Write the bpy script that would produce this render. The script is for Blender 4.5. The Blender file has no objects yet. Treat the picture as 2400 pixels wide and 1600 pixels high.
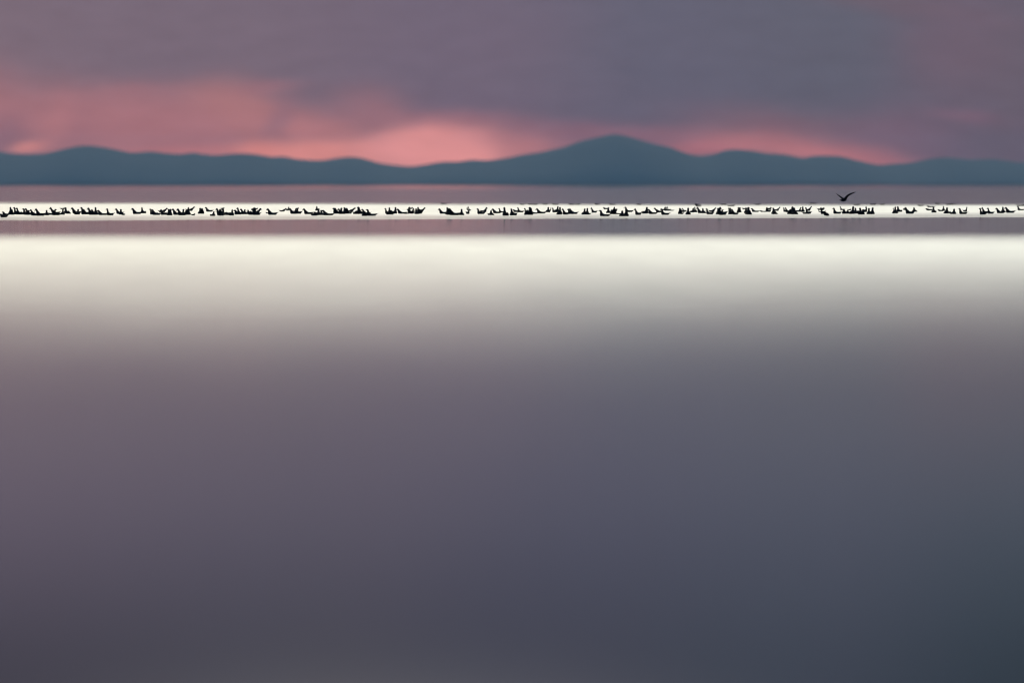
import bpy, bmesh, math, random
from mathutils import Vector, Matrix

random.seed(7)
S = bpy.context.scene
COL = S.collection
R = math.radians

# ----------------------------------------------------------------- scale of the place
CAM_H = 1.4                       # eye height over the water, metres
FPX = 400.0 / 36.0 * 2400.0       # focal length in photograph pixels
HORIZON = 427.0                   # photograph row of the horizon
HILL_Y = 24000.0                  # far shore


def lin(h):
    c = [int(h[i:i + 2], 16) / 255 for i in (0, 2, 4)]
    return tuple(x / 12.92 if x <= .04045 else ((x + .055) / 1.055) ** 2.4 for x in c)


# ----------------------------------------------------------------- camera
cd = bpy.data.cameras.new('camera')
cam = bpy.data.objects.new('camera', cd)
COL.objects.link(cam)
cd.sensor_width = 36
cd.lens = 400
cd.clip_start = 0.5
cd.clip_end = 200000
cam.location = (0, 0, CAM_H)
cam.rotation_euler = (R(90) - math.atan((800 - HORIZON) / FPX), 0, 0)
cd.dof.use_dof = True
cd.dof.focus_distance = 500
cd.dof.aperture_fstop = 1.45
S.camera = cam

S.view_settings.view_transform = 'Standard'
S.view_settings.look = 'None'
S.view_settings.exposure = 0
S.view_settings.gamma = 1
S.cycles.use_denoising = True
S.cycles.max_bounces = 6
S.cycles.volume_bounces = 0
S.cycles.sample_clamp_indirect = 4
S.cycles.filter_width = 1.2

# ----------------------------------------------------------------- sky
world = bpy.data.worlds.new('World')
S.world = world
world.use_nodes = True
NT = world.node_tree
NT.nodes.clear()


class G:
    """tiny expression builder over a node tree"""

    def __init__(s, nt):
        s.nt = nt

    def put(s, sock, v):
        if isinstance(v, bpy.types.NodeSocket):
            s.nt.links.new(v, sock)
        else:
            sock.default_value = v

    def m(s, op, a, b=0.0, c=None, clamp=False):
        n = s.nt.nodes.new('ShaderNodeMath')
        n.operation = op
        n.use_clamp = clamp
        s.put(n.inputs[0], a)
        s.put(n.inputs[1], b)
        if c is not None:
            s.put(n.inputs[2], c)
        return n.outputs[0]

    def xyz(s, v):
        n = s.nt.nodes.new('ShaderNodeSeparateXYZ')
        s.put(n.inputs[0], v)
        return n.outputs

    def vec(s, x, y, z=0.0):
        n = s.nt.nodes.new('ShaderNodeCombineXYZ')
        for i, v in enumerate((x, y, z)):
            s.put(n.inputs[i], v)
        return n.outputs[0]

    def noise(s, v, scale, detail=2.0, rough=.5):
        n = s.nt.nodes.new('ShaderNodeTexNoise')
        s.put(n.inputs['Vector'], v)
        n.inputs['Scale'].default_value = scale
        n.inputs['Detail'].default_value = detail
        n.inputs['Roughness'].default_value = rough
        return n.outputs['Fac']

    def mix(s, f, a, b, mode='MIX'):
        n = s.nt.nodes.new('ShaderNodeMix')
        n.data_type = 'RGBA'
        n.blend_type = mode
        n.clamp_result = False
        s.put(n.inputs[0], f)
        s.put(n.inputs[6], a if isinstance(a, bpy.types.NodeSocket) else (*a[:3], 1))
        s.put(n.inputs[7], b if isinstance(b, bpy.types.NodeSocket) else (*b[:3], 1))
        return n.outputs[2]

    def ramp(s, f, stops, lo, hi, interp='EASE'):
        """colour or value ramp over [lo, hi]"""
        n = s.nt.nodes.new('ShaderNodeValToRGB')
        t = s.m('DIVIDE', s.m('SUBTRACT', f, lo), hi - lo)
        s.nt.links.new(t, n.inputs[0])
        cr = n.color_ramp
        cr.interpolation = interp
        while len(cr.elements) < len(stops):
            cr.elements.new(.5)
        for e, (p, c) in zip(cr.elements, sorted(stops, key=lambda q: q[0])):
            e.position = (p - lo) / (hi - lo)
            e.color = (c, c, c, 1) if isinstance(c, (int, float)) else (*c[:3], 1)
        return n.outputs[0]


g = G(NT)
tc = NT.nodes.new('ShaderNodeTexCoord')
dx, dy, dz = g.xyz(tc.outputs['Generated'])[:3]
az = g.m('ARCTAN2', dx, dy)
hyp = g.m('SQRT', g.m('ADD', g.m('MULTIPLY', dx, dx), g.m('MULTIPLY', dy, dy)))
el = g.m('ARCTAN2', dz, hyp)
U0 = g.m('MULTIPLY', az, FPX)                 # azimuth, 26667 units to the radian
V0 = g.m('MULTIPLY', el, FPX)                 # elevation, same unit
nv = g.vec(g.m('MULTIPLY', U0, .0035), g.m('MULTIPLY', V0, .0075), 3.1)
na = g.noise(nv, 1.0, 3, .5)
nb = g.noise(g.vec(g.m('MULTIPLY', U0, .0035), g.m('MULTIPLY', V0, .0075), 17.7), 1.0, 3, .5)
U = g.m('ADD', U0, g.m('MULTIPLY', g.m('SUBTRACT', na, .5), 120))
V = g.m('ADD', V0, g.m('MULTIPLY', g.m('SUBTRACT', nb, .5), 45))

# the low cloud bank, greyer and bluer to the right, darkening as it rises
bank_low = g.ramp(U, [(-1500, lin('7f6f7b')), (-700, lin('796c7a')), (-100, lin('73697a')), (350, lin('676677')),
                      (780, lin('646574')), (1050, lin('6b6473')), (1600, lin('686270'))], -1600, 1700)
bank_mid = g.ramp(U, [(-1300, lin('776e80')), (-400, lin('6e6a7c')), (200, lin('64667a')), (700, lin('626779')),
                      (1250, lin('596473'))], -1500, 1500)
bank_high = g.ramp(U, [(-1300, lin('504f5c')), (-500, lin('525360')), (0, lin('4e5161')), (700, lin('4c5463')),
                       (1250, lin('3f4b57'))], -1500, 1500)
sky = g.mix(g.ramp(V, [(380, 0.0), (800, 1.0)], 0, 1000), bank_low, bank_mid)
sky = g.mix(g.ramp(V, [(750, 0.0), (1150, 1.0)], 0, 1300), sky, bank_high)


def blob(X, Y, sx, sy, col, amp, rot=0.0, p=1.0, raw=False):
    """soft sunlit patch of cloud centred at azimuth/elevation X, Y"""
    global sky
    u, v = (U0, V0) if raw else (U, V)
    du = g.m('SUBTRACT', u, X - 1200)
    dv = g.m('SUBTRACT', v, HORIZON - Y)
    c, s_ = math.cos(R(rot)), math.sin(R(rot))
    a = g.m('ADD', g.m('MULTIPLY', du, c / sx), g.m('MULTIPLY', dv, s_ / sx))
    b = g.m('ADD', g.m('MULTIPLY', du, -s_ / sy), g.m('MULTIPLY', dv, c / sy))
    q = g.m('ADD', g.m('MULTIPLY', a, a), g.m('MULTIPLY', b, b))
    if p != 1.0:
        q = g.m('POWER', q, p)
    f = g.m('MULTIPLY', g.m('EXPONENT', g.m('MULTIPLY', q, -1.0)), amp, clamp=True)
    sky = g.mix(f, sky, lin(col))


SKY_BLOBS = [
    (-150, 260, 260, 110, 'a5757d', .95, 0, 1.6),
    (330, 300, 380, 105, 'a9777f', .95, -2, 2.0),
    (560, 240, 110, 55, 'ae7a7e', .75, -10, 1.4),
    (740, 320, 200, 62, 'b37c81', .9, -8, 1.5),
    (880, 262, 100, 50, '9c737d', .75, -10, 1.2),
    (655, 285, 30, 70, '8d6f7d', .6, -38, 1.2),
    (180, 320, 60, 55, '9d727c', .6, 25, 1.2),
    (20, 320, 45, 50, '8d6d7b', .7, 0, 1.2),
    (85, 350, 45, 14, 'd08a88', .9, 6, 1.3),
    (130, 300, 40, 80, 'b07a80', .5, -12, 1.2),
    (420, 357, 160, 14, 'b8797f', .7, 0, 1.2),
    (720, 362, 190, 30, 'dc8f8b', .95, 0, 1.6),
    (590, 352, 55, 16, 'd98a86', .7, 6, 1.2),
    (860, 365, 60, 30, 'd58e8d', .8, 0, 1.3),
    (1045, 352, 185, 68, 'e39796', 1.0, 0, 2.6),
    (1060, 278, 160, 22, 'a7757f', .5, 0, 1.2),
    (1270, 335, 170, 42, '9e737e', .8, -8, 1.3),
    (1230, 355, 60, 40, 'c07f82', .5, 0, 1.2),
    (1480, 318, 230, 28, '8f6c7b', .8, -4, 1.3),
    (1660, 345, 130, 24, 'b0747e', .85, 8, 1.3),
    (1820, 340, 190, 34, 'bb7c82', .95, -6, 1.4),
    (1830, 300, 230, 42, '8c6b77', .6, -6, 1.2),
    (2010, 368, 150, 30, 'bd7a80', .9, -7, 1.4),
    (2110, 330, 150, 70, '80697a', .6, -8, 1.2),
    (2270, 275, 90, 16, '85697a', .5, -4, 1.2),
    (2380, 230, 60, 200, '6b6370', .5, 0, 1.2),
    (2100, 14, 260, 24, '74636f', .55, -9, 1.3),
    (2260, 120, 110, 90, '73626f', .5, 0, 1.2),
    (640, 203, 75, 16, 'a0737d', .5, 4, 1.2),
    (300, 212, 120, 14, 'a0747d', .4, 3, 1.2),
    (2250, 60, 90, 160, '706474', .4, -30, 1.2),
]
for b in SKY_BLOBS:
    blob(*b)

# faint wisps inside the bank
wisp = g.noise(g.vec(g.m('MULTIPLY', U, .009), g.m('MULTIPLY', V, .026), 9.0), 1.0, 4, .55)
wk = g.m('ADD', .90, g.m('MULTIPLY', wisp, .20))
wv = NT.nodes.new('ShaderNodeVectorMath')
wv.operation = 'SCALE'
NT.links.new(sky, wv.inputs[0])
NT.links.new(wk, wv.inputs['Scale'])
sky = wv.outputs[0]

# above the bank the sky opens: bright cream, then blue dusk overhead
OPEN_WARM, OPEN_COOL = (4.6, 4.40, 3.62), (4.35, 4.42, 3.92)
ZEN = (.13, .30, .56)
elD = g.m('MULTIPLY', el, 180 / math.pi)
OPEN = g.mix(g.ramp(az, [(-.05, 0.0), (.05, 1.0)], -math.pi, math.pi, 'LINEAR'), OPEN_WARM, OPEN_COOL)
up = g.mix(g.ramp(elD, [(16, 0.0), (32, 1.0)], 0, 90), OPEN, ZEN)
away = g.ramp(g.m('ABSOLUTE', az), [(.30, 0.0), (.9, 1.0)], 0, math.pi)
up = g.mix(away, up, ZEN)
nw = g.noise(g.vec(g.m('MULTIPLY', az, 3), g.m('MULTIPLY', elD, .16), 5.0), 1.0, 3)
edge = g.m('ADD', elD, g.m('MULTIPLY', g.m('SUBTRACT', nw, .5), 1.5))
opening = g.ramp(edge, [(6.0, 0.0), (9.0, 1.0)], 0, 90)

# thinning of the low sky seen through the haze layer is undone here by a brighter sky
HAZE_BETA = 2.1e-5
HAZE_TOP = 112.0
tr = g.ramp(V0, [(0, .60), (110, .60), (170, .70), (250, .78), (427, .86), (1170, .94), (2600, 1.0)], 0, 2600, 'LINEAR')
AIR = (.110, .200, .290)
inv = g.m('SUBTRACT', 1.0, tr)
air = NT.nodes.new('ShaderNodeVectorMath')
air.operation = 'SCALE'
air.inputs[0].default_value = AIR
NT.links.new(inv, air.inputs['Scale'])
sub = NT.nodes.new('ShaderNodeVectorMath')
sub.operation = 'SUBTRACT'
NT.links.new(sky, sub.inputs[0])
NT.links.new(air.outputs[0], sub.inputs[1])
div = NT.nodes.new('ShaderNodeVectorMath')
div.operation = 'DIVIDE'
NT.links.new(sub.outputs[0], div.inputs[0])
NT.links.new(tr, div.inputs[1])
mx = NT.nodes.new('ShaderNodeVectorMath')
mx.operation = 'MAXIMUM'
NT.links.new(div.outputs[0], mx.inputs[0])
sky = g.mix(opening, mx.outputs[0], up)

nish = NT.nodes.new('ShaderNodeTexSky')
nish.sky_type = 'NISHITA'
nish.sun_disc = False
SUN_EL, SUN_AZ = 9.0, -0.6
nish.sun_elevation = R(SUN_EL)
nish.sun_rotation = R(SUN_AZ)
clear = NT.nodes.new('ShaderNodeBackground')
NT.links.new(nish.outputs[0], clear.inputs[0])
clear.inputs[1].default_value = 0.05
cloud = NT.nodes.new('ShaderNodeBackground')
NT.links.new(sky, cloud.inputs[0])
cloud.inputs[1].default_value = 1.0
mixs = NT.nodes.new('ShaderNodeMixShader')
NT.links.new(g.m('MULTIPLY', opening, .12), mixs.inputs[0])
NT.links.new(cloud.outputs[0], mixs.inputs[1])
NT.links.new(clear.outputs[0], mixs.inputs[2])
wo = NT.nodes.new('ShaderNodeOutputWorld')
NT.links.new(mixs.outputs[0], wo.inputs[0])

# ----------------------------------------------------------------- sun, veiled, low beyond the hills
ld = bpy.data.lights.new('sun', 'SUN')
ld.energy = 0.02
ld.angle = R(12)
ld.color = (1, .93, .82)
sun = bpy.data.objects.new('sun', ld)
COL.objects.link(sun)
dsun = Vector((math.sin(R(SUN_AZ)) * math.cos(R(SUN_EL)), math.cos(R(SUN_AZ)) * math.cos(R(SUN_EL)), math.sin(R(SUN_EL))))
sun.rotation_euler = dsun.to_track_quat('Z', 'Y').to_euler()


# ----------------------------------------------------------------- materials
def material(name):
    m = bpy.data.materials.new(name)
    m.use_nodes = True
    return m, m.node_tree, m.node_tree.nodes['Principled BSDF']


def water_material():
    m, nt, p = material('lake_water')
    w = G(nt)
    geo = nt.nodes.new('ShaderNodeNewGeometry')
    x, y, z = w.xyz(geo.outputs['Position'])[:3]
    # distance out from the shore on a reciprocal scale, so a patch of ripples keeps its proportions
    q = w.m('ADD', HORIZON, w.m('DIVIDE', CAM_H * FPX, w.m('MAXIMUM', y, 5.0)))
    s = w.m('DIVIDE', x, w.m('MAXIMUM', y, 5.0))
    # ripple coverage: two wind bands with calm lanes between, dying out towards the near shore
    wob = w.noise(w.vec(w.m('MULTIPLY', s, 60), w.m('MULTIPLY', q, .02), 0), 1.0, 3)
    fine = w.noise(w.vec(w.m('MULTIPLY', x, .18), w.m('MULTIPLY', y, .035), 0), 1.0, 4, .6)
    big = w.noise(w.vec(w.m('MULTIPLY', s, 26), w.m('MULTIPLY', q, .004), 4.4), 1.0, 1)
    skew = w.ramp(s, [(-.05, -1.0), (0.0, 0.0), (.05, 1.0)], -.06, .06, 'LINEAR')
    qa = w.m('ADD', q, w.m('MULTIPLY', w.m('SUBTRACT', wob, .5), 3.5))
    qa = w.m('ADD', qa, w.m('MULTIPLY', w.m('SUBTRACT', fine, .5), 4.5))
    sk = w.m('MULTIPLY', s, 70)
    far_q = w.m('SUBTRACT', qa, w.m('MINIMUM', w.m('MULTIPLY', w.m('ADD', s, .045), 75), 4.5))
    near_q = w.m('ADD', qa, w.m('MULTIPLY', w.m('ADD', s, .045), 80))
    a = w.ramp(far_q, [(471, 0.0), (476, .42), (479.5, 1.0)], 400, 600, 'EASE')
    b = w.ramp(near_q, [(503, 1.0), (507, .80), (511, .60), (516, .50), (518, 0.0)], 400, 600, 'LINEAR')
    band = w.m('MULTIPLY', a, b)
    qb = w.m('ADD', q, w.m('MULTIPLY', w.m('SUBTRACT', wob, .5), 3.0))
    grow = w.ramp(q, [(560, 0.0), (720, 1.0)], 400, 1000)
    drift = w.m('ADD', w.m('MULTIPLY', w.m('SUBTRACT', big, .5), 60), w.m('ADD', w.m('MULTIPLY', skew, 31), -7))
    qd = w.m('ADD', qb, w.m('MULTIPLY', drift, grow))
    near = w.ramp(qd, [(542, 0.0), (549, .20), (557, .60), (566, .90), (578, .99), (595, .91), (628, .73), (675, .51), (716, .36), (763, .215), (810, .12),
                       (858, .065), (950, .030), (1100, .014), (1300, .004), (1600, .001)], 500, 1700, 'LINEAR')
    lane = w.ramp(q, [(427, 0.0), (431, 0.0), (443, .045), (470, .05), (515, .075), (545, .070), (570, 0.0)], 400, 700, 'LINEAR')
    f = w.m('MAXIMUM', w.m('ADD', band, near, clamp=True), lane)
    tiny = w.noise(w.vec(w.m('MULTIPLY', x, .9), w.m('MULTIPLY', y, .12), 2), 1.0, 3, .6)
    f = w.m('MULTIPLY', f, w.m('ADD', .80, w.m('MULTIPLY', tiny, .34)), clamp=True)
    bump = nt.nodes.new('ShaderNodeBump')
    bump.inputs['Strength'].default_value = .15
    bump.inputs['Distance'].default_value = .004
    h = w.noise(w.vec(w.m('MULTIPLY', x, .5), w.m('MULTIPLY', y, .9), 0), 1.0, 3)
    nt.links.new(h, bump.inputs['Height'])
    nt.nodes.remove(p)
    deep = nt.nodes.new('ShaderNodeBsdfDiffuse')
    deep.inputs[0].default_value = (.006, .010, .014, 1)
    calm = nt.nodes.new('ShaderNodeBsdfGlossy')
    calm.distribution = 'BECKMANN'
    nt.links.new(w.ramp(q, [(428, .012), (432, .022), (439, .052), (450, .080), (485, .080), (512, .055), (548, .055), (620, .065)], 400, 700), calm.inputs['Roughness'])
    fr = nt.nodes.new('ShaderNodeFresnel')
    fr.inputs[0].default_value = 1.333
    pm = nt.nodes.new('ShaderNodeMixShader')
    nt.links.new(fr.outputs[0], pm.inputs[0])
    nt.links.new(deep.outputs[0], pm.inputs[1])
    nt.links.new(calm.outputs[0], pm.inputs[2])
    r2 = nt.nodes.new('ShaderNodeBsdfPrincipled')
    r2.inputs['Base Color'].default_value = (.010, .014, .016, 1)
    r2.inputs['IOR'].default_value = 1.333
    r2.inputs['Roughness'].default_value = .30
    mixn = nt.nodes.new('ShaderNodeMixShader')
    nt.links.new(f, mixn.inputs[0])
    nt.links.new(pm.outputs[0], mixn.inputs[1])
    nt.links.new(r2.outputs[0], mixn.inputs[2])
    nt.links.new(mixn.outputs[0], nt.nodes['Material Output'].inputs['Surface'])
    return m


def hill_material():
    m, nt, p = material('wooded_hillside')
    w = G(nt)
    geo = nt.nodes.new('ShaderNodeNewGeometry')
    n = w.noise(geo.outputs['Position'], .01, 6, .6)
    c = w.mix(n, (.035, .045, .040), (.075, .085, .075))
    nt.links.new(c, p.inputs['Base Color'])
    p.inputs['Roughness'].default_value = .95
    p.inputs['Specular IOR Level'].default_value = .1
    return m


def feather_material():
    m, nt, p = material('dark_feathers')
    w = G(nt)
    t = nt.nodes.new('ShaderNodeTexCoord')
    n = w.noise(t.outputs['Object'], 18, 4, .6)
    c = w.mix(n, (.002, .002, .0025), (.009, .008, .008))
    nt.links.new(c, p.inputs['Base Color'])
    p.inputs['Roughness'].default_value = .9
    p.inputs['Specular IOR Level'].default_value = .05
    return m


WATER, HILL, FEATHER = water_material(), hill_material(), feather_material()


def link_mesh(name, bm, mat, smooth=True):
    me = bpy.data.meshes.new(name)
    bm.normal_update()
    bm.to_mesh(me)
    bm.free()
    me.materials.append(mat)
    for f in me.polygons:
        f.use_smooth = smooth
    o = bpy.data.objects.new(name, me)
    COL.objects.link(o)
    return o


# ----------------------------------------------------------------- water
bm = bmesh.new()
vs = [bm.verts.new(v) for v in ((-29000, -1500, 0), (29000, -1500, 0), (29000, 27000, 0), (-29000, 27000, 0))]
bm.faces.new(vs)
water = link_mesh('water', bm, WATER, False)
water['kind'] = 'structure'

# ----------------------------------------------------------------- far hills
RIDGE = [(0, 356), (44, 361), (103, 360), (147, 351), (176, 344), (205, 341), (249, 346), (293, 355), (311, 358), (352, 355),
         (390, 359), (425, 361), (452, 358), (481, 362), (505, 364), (557, 360), (600, 362), (638, 368), (665, 367),
         (697, 373), (753, 376), (788, 371), (820, 368), (849, 371), (888, 382), (923, 387), (964, 390), (996, 386),
         (1034, 380), (1075, 379), (1105, 375), (1143, 376), (1200, 368), (1223, 363), (1259, 358), (1317, 346),
         (1358, 332), (1405, 321), (1438, 314.5), (1464, 318), (1493, 326), (1532, 337), (1570, 346), (1605, 359),
         (1640, 365), (1669, 362), (1708, 351), (1757, 353), (1800, 360), (1835, 362), (1882, 370), (1903, 366),
         (1938, 365), (1970, 367), (2005, 376), (2055, 386), (2093, 384), (2137, 381), (2181, 372), (2217, 369),
         (2269, 374), (2322, 373), (2349, 376), (2384, 381), (2400, 382)]
px = -60
rr = random.Random(4)
left, right = [], []
while px > -9000:
    left.append((px, rr.uniform(335, 385)))
    px -= rr.uniform(60, 190)
px = 2470
while px < 11400:
    right.append((px, rr.uniform(340, 388)))
    px += rr.uniform(60, 190)
RIDGE = left[::-1] + RIDGE + right


def ridge_row(x):
    for i in range(len(RIDGE) - 1):
        if RIDGE[i][0] <= x <= RIDGE[i + 1][0]:
            (x0, y0), (x1, y1) = RIDGE[i], RIDGE[i + 1]
            (xa, ya) = RIDGE[max(i - 1, 0)]
            (xb, yb) = RIDGE[min(i + 2, len(RIDGE) - 1)]
            t = (x - x0) / (x1 - x0)
            m0 = (y1 - ya) / (x1 - xa) * (x1 - x0)
            m1 = (yb - y0) / (xb - x0) * (x1 - x0)
            t2, t3 = t * t, t * t * t
            return (2 * t3 - 3 * t2 + 1) * y0 + (t3 - 2 * t2 + t) * m0 + (-2 * t3 + 3 * t2) * y1 + (t3 - t2) * m1
    return 370


from mathutils import noise as mn
bm = bmesh.new()
RD = HILL_Y + 1200                 # distance of the crest
DEPTH = [0, .03, .08, .18, .3, .45, .6, .75, .88, .95, 1.0, 1.06, 1.15, 1.3, 1.5, 1.75, 2.0]
cols = []
x = -8900.0
while x <= 11300:
    wx = (x - 1200) * RD / FPX
    H = (HORIZON - ridge_row(x)) * RD / FPX + CAM_H
    col = []
    for t in DEPTH:
        k = math.sin(min(t, 1) * math.pi / 2) ** .8 if t < 1 else max(0, math.cos((t - 1) * math.pi / 2)) ** 1.2
        yy = HILL_Y + 1200 * t
        h = H * k
        if 0 < t < 1:
            h *= 1 + .16 * (mn.fractal(Vector((wx * .004, yy * .004, 2)), 1, 2, 4)) * (1 - t)
        h = min(h, H * yy / RD)
        col.append(bm.verts.new((wx, yy, h if 0 < t < 2 else -.5)))
    cols.append(col)
    x += 6 if -200 < x < 2600 else 25
for a, b in zip(cols, cols[1:]):
    for i in range(len(DEPTH) - 1):
        bm.faces.new((a[i], b[i], b[i + 1], a[i + 1]))
hills = link_mesh('hills', bm, HILL)
hills['kind'] = 'structure'


# ----------------------------------------------------------------- birds
def loft(bm, path, seg=12, cap=True):
    """path: (position, half width, half height); one closed tapering surface"""
    rings = []
    n = len(path)
    for i, (p, rw, rh) in enumerate(path):
        a = Vector(path[max(i - 1, 0)][0])
        b = Vector(path[min(i + 1, n - 1)][0])
        t = (b - a).normalized()
        side = Vector((0, 1, 0))
        if abs(t.y) > .9:
            side = Vector((1, 0, 0))
        up = t.cross(side).normalized()
        side = up.cross(t).normalized()
        rings.append([bm.verts.new(Vector(p) + side * (rw * math.cos(k * 2 * math.pi / seg)) + up * (rh * math.sin(k * 2 * math.pi / seg)))
                      for k in range(seg)])
    for r0, r1 in zip(rings, rings[1:]):
        for k in range(seg):
            bm.faces.new((r0[k], r0[(k + 1) % seg], r1[(k + 1) % seg], r1[k]))
    if cap:
        bm.faces.new(rings[0][::-1])
        bm.faces.new(rings[-1])
    return rings


BODY = [((-.225, 0, .098), .010, .005), ((-.195, 0, .078), .034, .016), ((-.15, 0, .052), .064, .036),
        ((-.08, 0, .030), .092, .054), ((0, 0, .022), .104, .064), ((.06, 0, .026), .102, .070)]


def bird_mesh(pose):
    """swimming bird, facing +X, waterline at z = 0; body, neck, head and bill in one skin"""
    bm = bmesh.new()
    if pose == 'tall':
        neck = [((.105, 0, .048), .090, .076), ((.128, 0, .086), .068, .066), ((.142, 0, .126), .048, .051), ((.150, 0, .168), .034, .037),
                ((.155, 0, .207), .031, .033), ((.170, 0, .238), .035, .036), ((.196, 0, .243), .031, .030), ((.220, 0, .238), .016, .016),
                ((.238, 0, .233), .008, .009), ((.272, 0, .224), .003, .004)]
    elif pose == 'lean':
        neck = [((.108, 0, .048), .088, .076), ((.136, 0, .090), .066, .068), ((.158, 0, .130), .046, .050), ((.176, 0, .166), .035, .038),
                ((.190, 0, .196), .035, .036), ((.212, 0, .214), .037, .037), ((.238, 0, .212), .030, .030), ((.262, 0, .198), .014, .015),
                ((.280, 0, .182), .007, .008), ((.298, 0, .160), .003, .004)]
    elif pose == 'short':
        neck = [((.100, 0, .048), .092, .076), ((.122, 0, .086), .076, .070), ((.134, 0, .122), .056, .054), ((.146, 0, .154), .044, .044),
                ((.170, 0, .174), .040, .038), ((.200, 0, .174), .029, .028), ((.222, 0, .166), .013, .013), ((.258, 0, .156), .004, .004)]
    elif pose == 'low':
        neck = [((.100, 0, .044), .088, .068), ((.128, 0, .070), .064, .054), ((.148, 0, .094), .046, .042), ((.172, 0, .106), .038, .034),
                ((.200, 0, .102), .026, .025), ((.220, 0, .096), .011, .011), ((.252, 0, .088), .003, .004)]
    elif pose == 'reach':
        neck = [((.108, 0, .052), .086, .072), ((.150, 0, .088), .056, .056), ((.192, 0, .120), .038, .040), ((.230, 0, .150), .029, .032),
                ((.254, 0, .178), .030, .032), ((.276, 0, .198), .034, .034), ((.302, 0, .200), .028, .027), ((.326, 0, .192), .013, .014),
                ((.362, 0, .180), .003, .004)]
    elif pose == 'preen':
        neck = [((.105, 0, .048), .090, .076), ((.130, 0, .090), .064, .064), ((.138, 0, .134), .044, .047), ((.126, 0, .172), .038, .038),
                ((.102, 0, .190), .038, .036), ((.076, 0, .182), .030, .029), ((.056, 0, .164), .014, .015), ((.034, 0, .138), .004, .005)]
    loft(bm, [(p, w_ * 1.12, h_ * 1.10) for p, w_, h_ in BODY] + [(p, w_ * 1.2, h_ * 1.2) for p, w_, h_ in neck])
    # folded wing tips crossing over the tail
    for sgn in (-1, 1):
        loft(bm, [((.05, sgn * .060, .052), .006, .012), ((-.03, sgn * .066, .062), .012, .026), ((-.12, sgn * .052, .070), .010, .022),
                  ((-.20, sgn * .028, .086), .006, .011), ((-.275, sgn * .008, .108), .003, .004)], 8)
    me = bpy.data.meshes.new('water_bird_' + pose)
    bm.normal_update()
    bm.to_mesh(me)
    bm.free()
    me.materials.append(FEATHER)
    for f in me.polygons:
        f.use_smooth = True
    return me


def wing_mesh_into(bm, pts):
    """pts: (centre, chord direction, half chord, half thickness)"""
    rings = []
    for c, d, hc, ht in pts:
        c, d = Vector(c), Vector(d).normalized()
        up = Vector((0, 0, 1)) - d * d.z
        up.normalize()
        ring = []
        for k in range(10):
            a = k * 2 * math.pi / 10
            ring.append(bm.verts.new(c + d * hc * math.cos(a) + up * ht * math.sin(a)))
        rings.append(ring)
    for r0, r1 in zip(rings, rings[1:]):
        for k in range(10):
            bm.faces.new((r0[k], r0[(k + 1) % 10], r1[(k + 1) % 10], r1[k]))
    bm.faces.new(rings[0][::-1])
    bm.faces.new(rings[-1])


POSES = {k: bird_mesh(k) for k in ('tall', 'lean', 'short', 'low', 'reach', 'preen')}
TOPS = {'tall': .274, 'lean': .252, 'short': .213, 'low': .142, 'reach': .231, 'preen': .226}
WORDS = {'tall': 'neck straight up', 'lean': 'neck up and head bowed', 'short': 'neck drawn in', 'low': 'head tucked low',
         'reach': 'neck stretched forward', 'preen': 'head turned over its back'}

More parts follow.
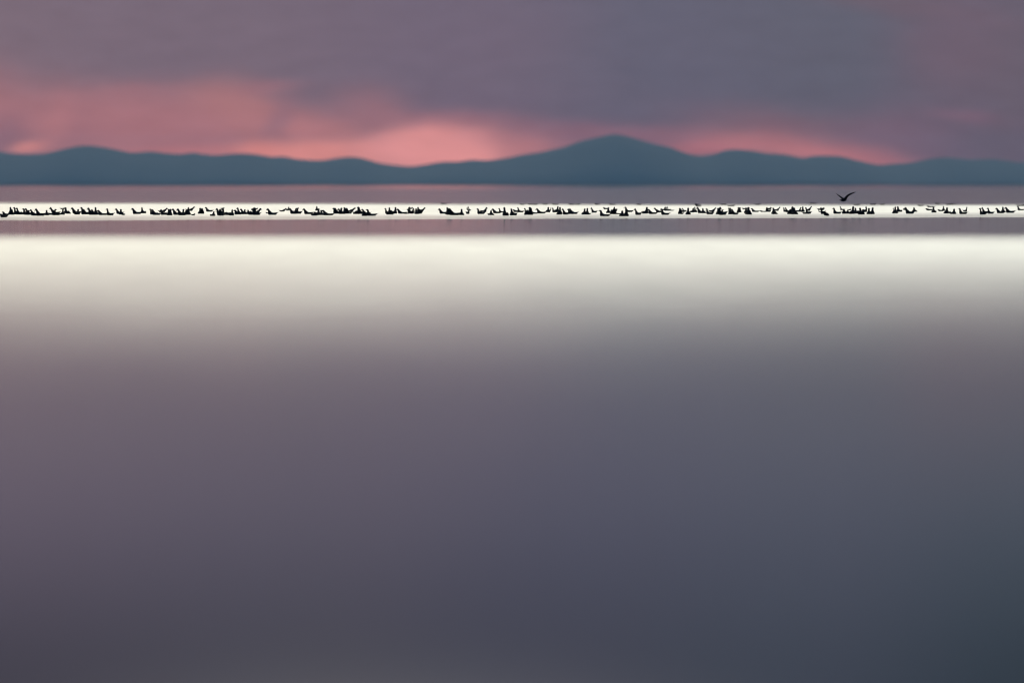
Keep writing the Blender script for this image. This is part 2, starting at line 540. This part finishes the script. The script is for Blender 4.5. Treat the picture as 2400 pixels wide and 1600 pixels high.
# the flock: x of head, top and waterline in tenths of the survey grid, pose letter, length factor
# T/t tall facing left/right, A/a lean, S/s short, L/l low, E/e reach, P/p preen, F/B tall end-on, G short end-on
FLOCK = {
    0: [(20, 560, 690, 'L'), (105, 485, 605, 'S'), (380, 320, 590, 'F'), (435, 395, 595, 'G'), (530, 320, 585, 'T'), (625, 345, 590, 'T'),
        (795, 490, 590, 'l'), (868, 365, 595, 'T'), (945, 360, 600, 'A'), (1055, 430, 600, 'G'), (1130, 400, 630, 'A'), (1215, 510, 630, 'L'),
        (1325, 375, 635, 'A', 1.1), (1710, 430, 615, 'F'), (1860, 325, 600, 'E'), (1930, 450, 615, 'S', 1.15), (2035, 390, 600, 't'), (2310, 400, 595, 'F')],
    150: [(40, 330, 400, 'l', .8), (60, 330, 545, 'F'), (165, 455, 560, 'G'), (300, 335, 555, 'A', 1.1), (520, 395, 590, 'F'), (650, 320, 585, 'T'), (710, 390, 585, 'S'),
          (895, 340, 600, 'A'), (1020, 405, 600, 'A'), (1155, 325, 590, 'F'), (1255, 425, 610, 'A', 1.15), (1590, 370, 620, 'T', .9), (1915, 370, 565, 'A'),
          (2085, 395, 590, 'F'), (2230, 565, 610, 'l', .5)],
    300: [(165, 355, 570, 'A', 1.15), (515, 335, 545, 'B', 1.05), (825, 380, 590, 'T'), (885, 400, 605, 'A', 1.15), (1210, 400, 600, 'S', .8),
          (1430, 350, 505, 'e'), (1330, 520, 600, 'L', 1.1), (1490, 390, 610, 'F'), (1560, 385, 620, 'F'), (1650, 375, 600, 'A'), (1830, 375, 620, 'A', 1.1), (2035, 395, 620, 'F'),
          (2150, 410, 600, 'G'), (2220, 330, 600, 'F')],
    450: [(80, 300, 455, 'e'), (100, 550, 625, 'l', .5), (300, 350, 560, 'F', 1.1), (380, 365, 560, 'G'), (510, 315, 485, 'A'), (800, 480, 640, 'F'),
          (910, 360, 620, 'A'), (1030, 385, 630, 'G', 1.1), (1130, 350, 600, 'p'), (1180, 330, 390, 'l', .6), (1260, 500, 600, 'L', 1.1), (1480, 410, 625, 'F'), (1400, 510, 610, 'l'), (1575, 415, 590, 'S'),
          (1680, 340, 580, 'T'), (1800, 380, 580, 'A'), (1940, 405, 580, 'F'), (2060, 420, 590, 'T'), (2150, 460, 600, 'G'), (2220, 370, 605, 'A'),
          (2290, 330, 600, 'p', 1.1), (2340, 350, 420, 'l', .7)],
    600: [(60, 345, 410, 'l', .6), (165, 360, 600, 'e', 1.1), (430, 370, 600, 'A', 1.2), (370, 500, 550, 'L', .5), (1100, 355, 480, 'e', .8), (1205, 310, 440, 'B', .8), (1250, 360, 565, 'A'),
          (1480, 350, 560, 'P'), (1545, 335, 555, 't', .8), (1390, 450, 500, 'L', .7), (1760, 370, 575, 'A', 1.15), (2035, 540, 630, 'L'), (2180, 495, 610, 'G'),
          (2235, 290, 445, 'B', .9), (2305, 370, 610, 'F')],
    750: [(40, 430, 610, 'F'), (110, 425, 620, 'A', 1.3), (505, 350, 560, 'T'), (550, 350, 560, 'A'), (680, 370, 570, 'A'), (785, 345, 560, 'F', 1.2),
          (895, 325, 550, 'F'), (975, 350, 560, 'G', 1.2), (1280, 340, 495, 'e', 1.2), (1150, 500, 560, 'l', 1.1), (1410, 310, 570, 'F', 1.5), (1340, 450, 570, 'G'),
          (1555, 390, 580, 'A'), (1650, 480, 640, 'G'), (1745, 400, 635, 'T', 1.2), (1460, 400, 560, 's')],
    900: [(55, 360, 555, 'T', .9), (200, 335, 590, 'F'), (265, 430, 590, 'G'), (425, 320, 555, 'F'), (500, 380, 560, 'A', 1.2), (720, 500, 565, 'L'),
          (850, 385, 440, 'L', .6), (930, 310, 550, 'P', .9), (1050, 320, 385, 'l', .7), (1090, 360, 560, 's', .7), (1180, 370, 570, 'F'), (1250, 320, 560, 'F'), (1310, 390, 555, 'G'),
          (1495, 335, 505, 'e'), (2030, 370, 560, 'A', 1.1), (2325, 330, 590, 'F')],
    1050: [(15, 370, 600, 'F'), (50, 365, 615, 'A', 1.25), (500, 390, 610, 'F'), (745, 290, 380, 'B', .6), (785, 375, 565, 's', .5), (710, 390, 450, 'L', .6), (1095, 370, 570, 'T'),
           (1215, 460, 560, 'G'), (1420, 325, 500, 'a', .9), (1580, 440, 610, 'F'), (1470, 540, 610, 'L', .5), (1645, 375, 545, 'A', 1.1), (1885, 360, 520, 'T', .8), (2070, 325, 630, 'F', 1.1),
           (2330, 375, 620, 'F')],
    1200: [(60, 405, 500, 'L'), (220, 335, 510, 'T', .9), (20, 480, 620, 'L', .6), (475, 355, 600, 'T', .7), (655, 320, 600, 'F', 1.3), (700, 350, 600, 'G'), (560, 420, 600, 'G'),
           (760, 490, 560, 'L', .8), (915, 370, 550, 'A', 1.25), (1335, 320, 505, 'F'), (1425, 345, 460, 't', .5), (1495, 345, 510, 'T', .8), (1620, 410, 510, 'G'), (1685, 295, 490, 'B'),
           (1765, 320, 580, 'F'), (1860, 370, 590, 'A', .8), (1690, 500, 590, 'G'), (2065, 375, 570, 'S', .7), (2125, 370, 570, 'A'), (2260, 525, 575, 'l', .4)],
    1350: [(320, 375, 590, 'F'), (420, 355, 590, 'F'), (260, 510, 590, 'L', 1.1), (565, 335, 520, 'A', .8), (900, 430, 650, 'T', 1.3), (1020, 325, 400, 'L', .9), (1190, 330, 535, 'F'),
           (1300, 410, 560, 'G'), (1410, 310, 480, 'B'), (1400, 370, 575, 'G', 1.3), (1500, 380, 480, 's', .9), (1440, 520, 575, 'L', 1.1), (1700, 450, 650, 'F', 1.1), (1820, 310, 500, 'T', 1.2), (1860, 460, 650, 'G', 1.1),
           (2170, 370, 600, 'A', .8)],
    1500: [(80, 480, 555, 'L'), (255, 320, 550, 'F', 1.2), (310, 390, 570, 'A', 1.2), (540, 345, 515, 'E', .9), (800, 385, 600, 'T', 1.1), (770, 365, 430, 'L', .6), (930, 310, 450, 'P'),
           (1000, 295, 380, 'b', .5), (1080, 405, 450, 'L', .8), (1460, 350, 500, 'S', .8), (1460, 400, 570, 'G'), (1560, 355, 485, 'A', .6), (1590, 510, 575, 'l', .5), (1770, 345, 590, 'F', 1.1), (1960, 350, 510, 'F'),
           (2010, 310, 505, 'B', .7), (2110, 320, 540, 'A'), (2310, 370, 540, 'F')],
    1650: [(100, 370, 580, 'T'), (425, 335, 495, 'e', .8), (320, 500, 580, 'l', .8), (520, 350, 580, 'F'), (590, 300, 600, 'P', 1.1), (700, 400, 500, 's', .6), (720, 520, 605, 'l', .6), (905, 345, 510, 'T', .6),
           (965, 345, 580, 'F', 1.1), (1030, 390, 590, 'A', .8), (1265, 325, 510, 'F'), (1325, 330, 510, 'F'), (1420, 345, 400, 'L', .9), (1545, 335, 530, 'F'), (1635, 320, 580, 'F', 1.3), (1680, 440, 590, 'G'),
           (1755, 360, 495, 'A', 1.1), (2080, 440, 495, 'L'), (2310, 320, 490, 'P', .8)],
    1800: [(110, 320, 410, 'l', .8), (200, 345, 570, 'F', 1.1), (430, 310, 455, 'e', .7), (250, 470, 575, 'G'), (570, 330, 490, 'S', .5), (640, 330, 500, 'A', .8), (820, 390, 575, 'G'),
           (900, 300, 570, 'F', 1.2), (960, 340, 580, 'F', 1.3), (1195, 325, 490, 't', .8), (1280, 300, 490, 'F'), (1395, 325, 560, 'T', .8), (1590, 285, 455, 'e', .7), (1520, 480, 565, 'l', 1.0),
           (1940, 320, 570, 'S', .6), (2050, 335, 430, 'l', 1.0), (2110, 490, 625, 'G', .9), (2190, 530, 635, 'G', .7), (1860, 450, 500, 'L', .4)],
    1950: [(65, 346, 560, 'T', 1.1), (310, 296, 430, 'T', .7), (430, 400, 560, 'G'), (560, 440, 560, 'G'), (780, 296, 566, 'F', 1.2), (690, 380, 440, 'l', .6), (860, 346, 556, 'F'), (950, 440, 590, 'L', .8),
           (1035, 346, 586, 'F', 1.1), (1255, 296, 490, 'p', .7), (1150, 400, 500, 'G', 1.2), (1350, 356, 576, 'B', 1.1), (1500, 336, 576, 'F', 1.1), (2255, 346, 536, 'T', .4), (2330, 306, 530, 'F')],
    2100: [(70, 300, 490, 'F', 1.1), (60, 500, 550, 'l', .9), (270, 365, 430, 'L', .4), (345, 325, 560, 'A', 1.15), (665, 335, 485, 'F', 1.1), (1120, 360, 440, 'L', 1.0), (1380, 310, 515, 'F', 1.1),
           (1470, 450, 515, 'l', .6), (1560, 400, 470, 'L', .9), (1740, 290, 455, 'b', .8), (1880, 335, 550, 'F', 1.2), (1985, 465, 545, 'G', .6), (2140, 385, 570, 'F', 1.1), (2340, 360, 570, 'T', 1.1)],
    2250: [(250, 310, 485, 't', .6), (740, 350, 590, 'T', .9), (815, 320, 550, 'A', .8), (1030, 345, 560, 'T', .9), (1340, 345, 540, 'A', 1.1), (1580, 310, 515, 'F'), (1680, 320, 525, 'A', 1.2),
           (2130, 290, 435, 'T', 1.1)],
}
LETTER = {'t': 'tall', 'a': 'lean', 's': 'short', 'l': 'low', 'e': 'reach', 'p': 'preen'}
ONES = ['first', 'second', 'third', 'fourth', 'fifth', 'sixth', 'seventh', 'eighth', 'ninth']
ORD = ONES + ['tenth', 'eleventh', 'twelfth', 'thirteenth', 'fourteenth', 'fifteenth', 'sixteenth', 'seventeenth', 'eighteenth', 'nineteenth']
for tens, tenth in (('twenty', 'twentieth'), ('thirty', 'thirtieth'), ('forty', 'fortieth'), ('fifty', 'fiftieth')):
    ORD += [tenth] + [tens + '-' + o for o in ONES]

birds = []
for x0, rows in FLOCK.items():
    for r in rows:
        zx, zt, zb, letter = r[:4]
        ln = r[4] if len(r) > 4 else 1.0
        birds.append([x0 + zx / 15.68, 465 + zt / 15.68, 465 + zb / 15.68 + .3, letter, ln])
birds.sort(key=lambda b: b[0])
# rafts: runs of birds with open water between
rafts = [[birds[0]]]
for a, b in zip(birds, birds[1:]):
    if b[0] - a[0] > 13.5:
        rafts.append([])
    rafts[-1].append(b)


def place(b, label, group):
    X, top, base, letter, ln = b
    d = CAM_H * FPX / (base - HORIZON)
    unit = d / FPX
    h = (base - top) * unit
    face_left = letter.isupper()
    if letter in 'FBbG':
        pose = 'short' if letter == 'G' else 'tall'
        yaw = (R(-90) if letter != 'F' else R(90)) + R(random.uniform(-28, 28))
        word = WORDS[pose] + (', facing away' if letter == 'F' else ', facing nearer')
    else:
        pose = LETTER[letter.lower()]
        yaw = (R(180) if face_left else 0) + R(random.uniform(-14, 14))
        word = WORDS[pose] + (', facing left' if face_left else ', facing right')
    z = h / TOPS[pose]
    lenf = .82 * ln * (.88 + .12 * min(z, 1.3)) * random.uniform(.95, 1.05)
    z = max(.45, min(1.5, z))
    o = bpy.data.objects.new('water_bird', POSES[pose])
    COL.objects.link(o)
    # the surveyed x is the head's: step the body back from it
    head = {'tall': .175, 'lean': .22, 'short': .18, 'low': .17, 'reach': .285, 'preen': .11}[pose] * lenf
    wf = lenf if letter not in 'FBbG' else ln * random.uniform(.9, 1.05)
    wx = (X - 1200) * unit - math.cos(yaw) * head
    wy = d - math.sin(yaw) * head * (1 if letter not in 'FBbG' else 0)
    o.location = (wx, wy, 0)
    o.rotation_euler = (0, 0, yaw)
    o.scale = (lenf, wf, z)
    o['label'] = label(word)
    o['category'] = 'bird'
    o['group'] = group
    return o


for ri, raft in enumerate(rafts):
    for bi, b in enumerate(raft):
        if len(raft) == 1:
            place(b, lambda w: 'bird alone as %s raft from left, %s' % (ORD[ri], w), 'birds swimming in the long flock')
        else:
            place(b, lambda w: '%s bird in %s raft from left, %s' % (ORD[bi], ORD[ri], w), 'birds swimming in the long flock')

# farther birds, out of focus along the far edge of the bright water: x, row of waterline, length factor
FAR = [(1040, 478.5, .9), (1224, 480, .9), (1244, 480, 1.0), (1253, 480, 1.1), (1278, 479.5, .9), (1302, 480, 1.0), (1340, 480, 1.0), (1354, 479.5, .9),
       (1400, 479.5, 1.0), (1435, 480, 1.1), (1498, 480, .8), (1635, 480.5, 1.0), (1637, 484, 1.0), (1695, 480, 1.0), (1713, 483.5, 1.2), (1775, 480, 1.0),
       (1906, 478, 1.2), (2008, 481, 1.1), (2046, 480, 1.0), (2068, 480, .8), (2158, 483, 1.0), (2182, 486, 1.2), (2198, 478, .9), (2224, 480, .9),
       (2236, 479.5, .9), (2392, 483, 1.3)]
for i, (X, row, ln) in enumerate(FAR):
    side = random.choice((0, 180))
    d = CAM_H * FPX / (row - HORIZON)
    o = bpy.data.objects.new('distant_bird', POSES['low'])
    COL.objects.link(o)
    o.location = ((X - 1200) * d / FPX, d, 0)
    o.rotation_euler = (0, 0, R(side + random.uniform(-20, 20)))
    o.scale = (ln * .9, ln * .9, .65)
    o['label'] = 'small blurred bird beyond the flock at the far ripple edge, %s from left' % ORD[i]
    o['category'] = 'bird'
    o['group'] = 'distant birds beyond the flock'

# the one bird in flight
bm = bmesh.new()
loft(bm, [((.165, 0, .004), .004, .003), ((.140, 0, .002), .030, .006), ((.095, 0, -.004), .026, .012), ((.040, 0, -.012), .038, .034),
          ((-.030, 0, -.012), .046, .046), ((-.090, 0, -.004), .040, .042), ((-.125, 0, .006), .028, .028), ((-.150, 0, .012), .026, .025),
          ((-.168, 0, .010), .014, .014), ((-.180, 0, .006), .006, .006), ((-.200, 0, -.004), .002, .003)])
u = .018375 / 15.68
C0 = (440, 380)


def P(zx, zy, dep):
    return ((zx - C0[0]) * u, dep, (C0[1] - zy) * u)


wing_mesh_into(bm, [(P(440, 365, -.02), (1, .1, .1), .070, .026), (P(488, 330, -.05), (1, -.2, -.5), .058, .022), (P(530, 262, -.11), (1, -.4, -.8), .048, .018),
                    (P(590, 205, -.17), (1, -.3, -.9), .040, .017), (P(680, 158, -.25), (1, -.2, -.9), .032, .014), (P(770, 122, -.31), (1, -.1, -.6), .024, .011),
                    (P(840, 96, -.35), (1, 0, .3), .008, .004)])
wing_mesh_into(bm, [(P(430, 360, .02), (1, -.1, .1), .060, .026), (P(392, 318, .06), (1, .3, .7), .042, .018), (P(350, 285, .12), (1, .4, .7), .034, .016),
                    (P(300, 250, .19), (1, .3, .8), .027, .013), (P(245, 205, .26), (1, .2, .8), .020, .010), (P(186, 152, .31), (1, .1, .6), .008, .005)])
fly = link_mesh('flying_bird', bm, FEATHER)
FLY_D = 500.0
fly.location = ((1950 + 440 / 15.68 - 1200) * FLY_D / FPX, FLY_D, CAM_H + (HORIZON - (445 + 380 / 15.68)) * FLY_D / FPX)
fly.scale = (FLY_D / 490 * 1.08,) * 3
fly['label'] = 'lone dark gull in flight above the flock, wings raised in a wide V'
fly['category'] = 'gull'

# ----------------------------------------------------------------- haze over the lake
bm = bmesh.new()
bmesh.ops.create_cube(bm, size=1)
bmesh.ops.transform(bm, matrix=Matrix.Translation((0, 13000, (HAZE_TOP - 1) / 2)) @ Matrix.Diagonal((60000, 30000, HAZE_TOP + 1, 1)), verts=bm.verts)
hm, hnt, hp = material('haze_air')
hnt.nodes.remove(hp)
pv = hnt.nodes.new('ShaderNodeVolumePrincipled')
pv.inputs['Color'].default_value = (.50, .71, .84, 1)
pv.inputs['Density'].default_value = HAZE_BETA
pv.inputs['Anisotropy'].default_value = 0
hnt.links.new(pv.outputs[0], hnt.nodes['Material Output'].inputs['Volume'])
haze = link_mesh('haze', bm, hm, False)
haze['kind'] = 'stuff'
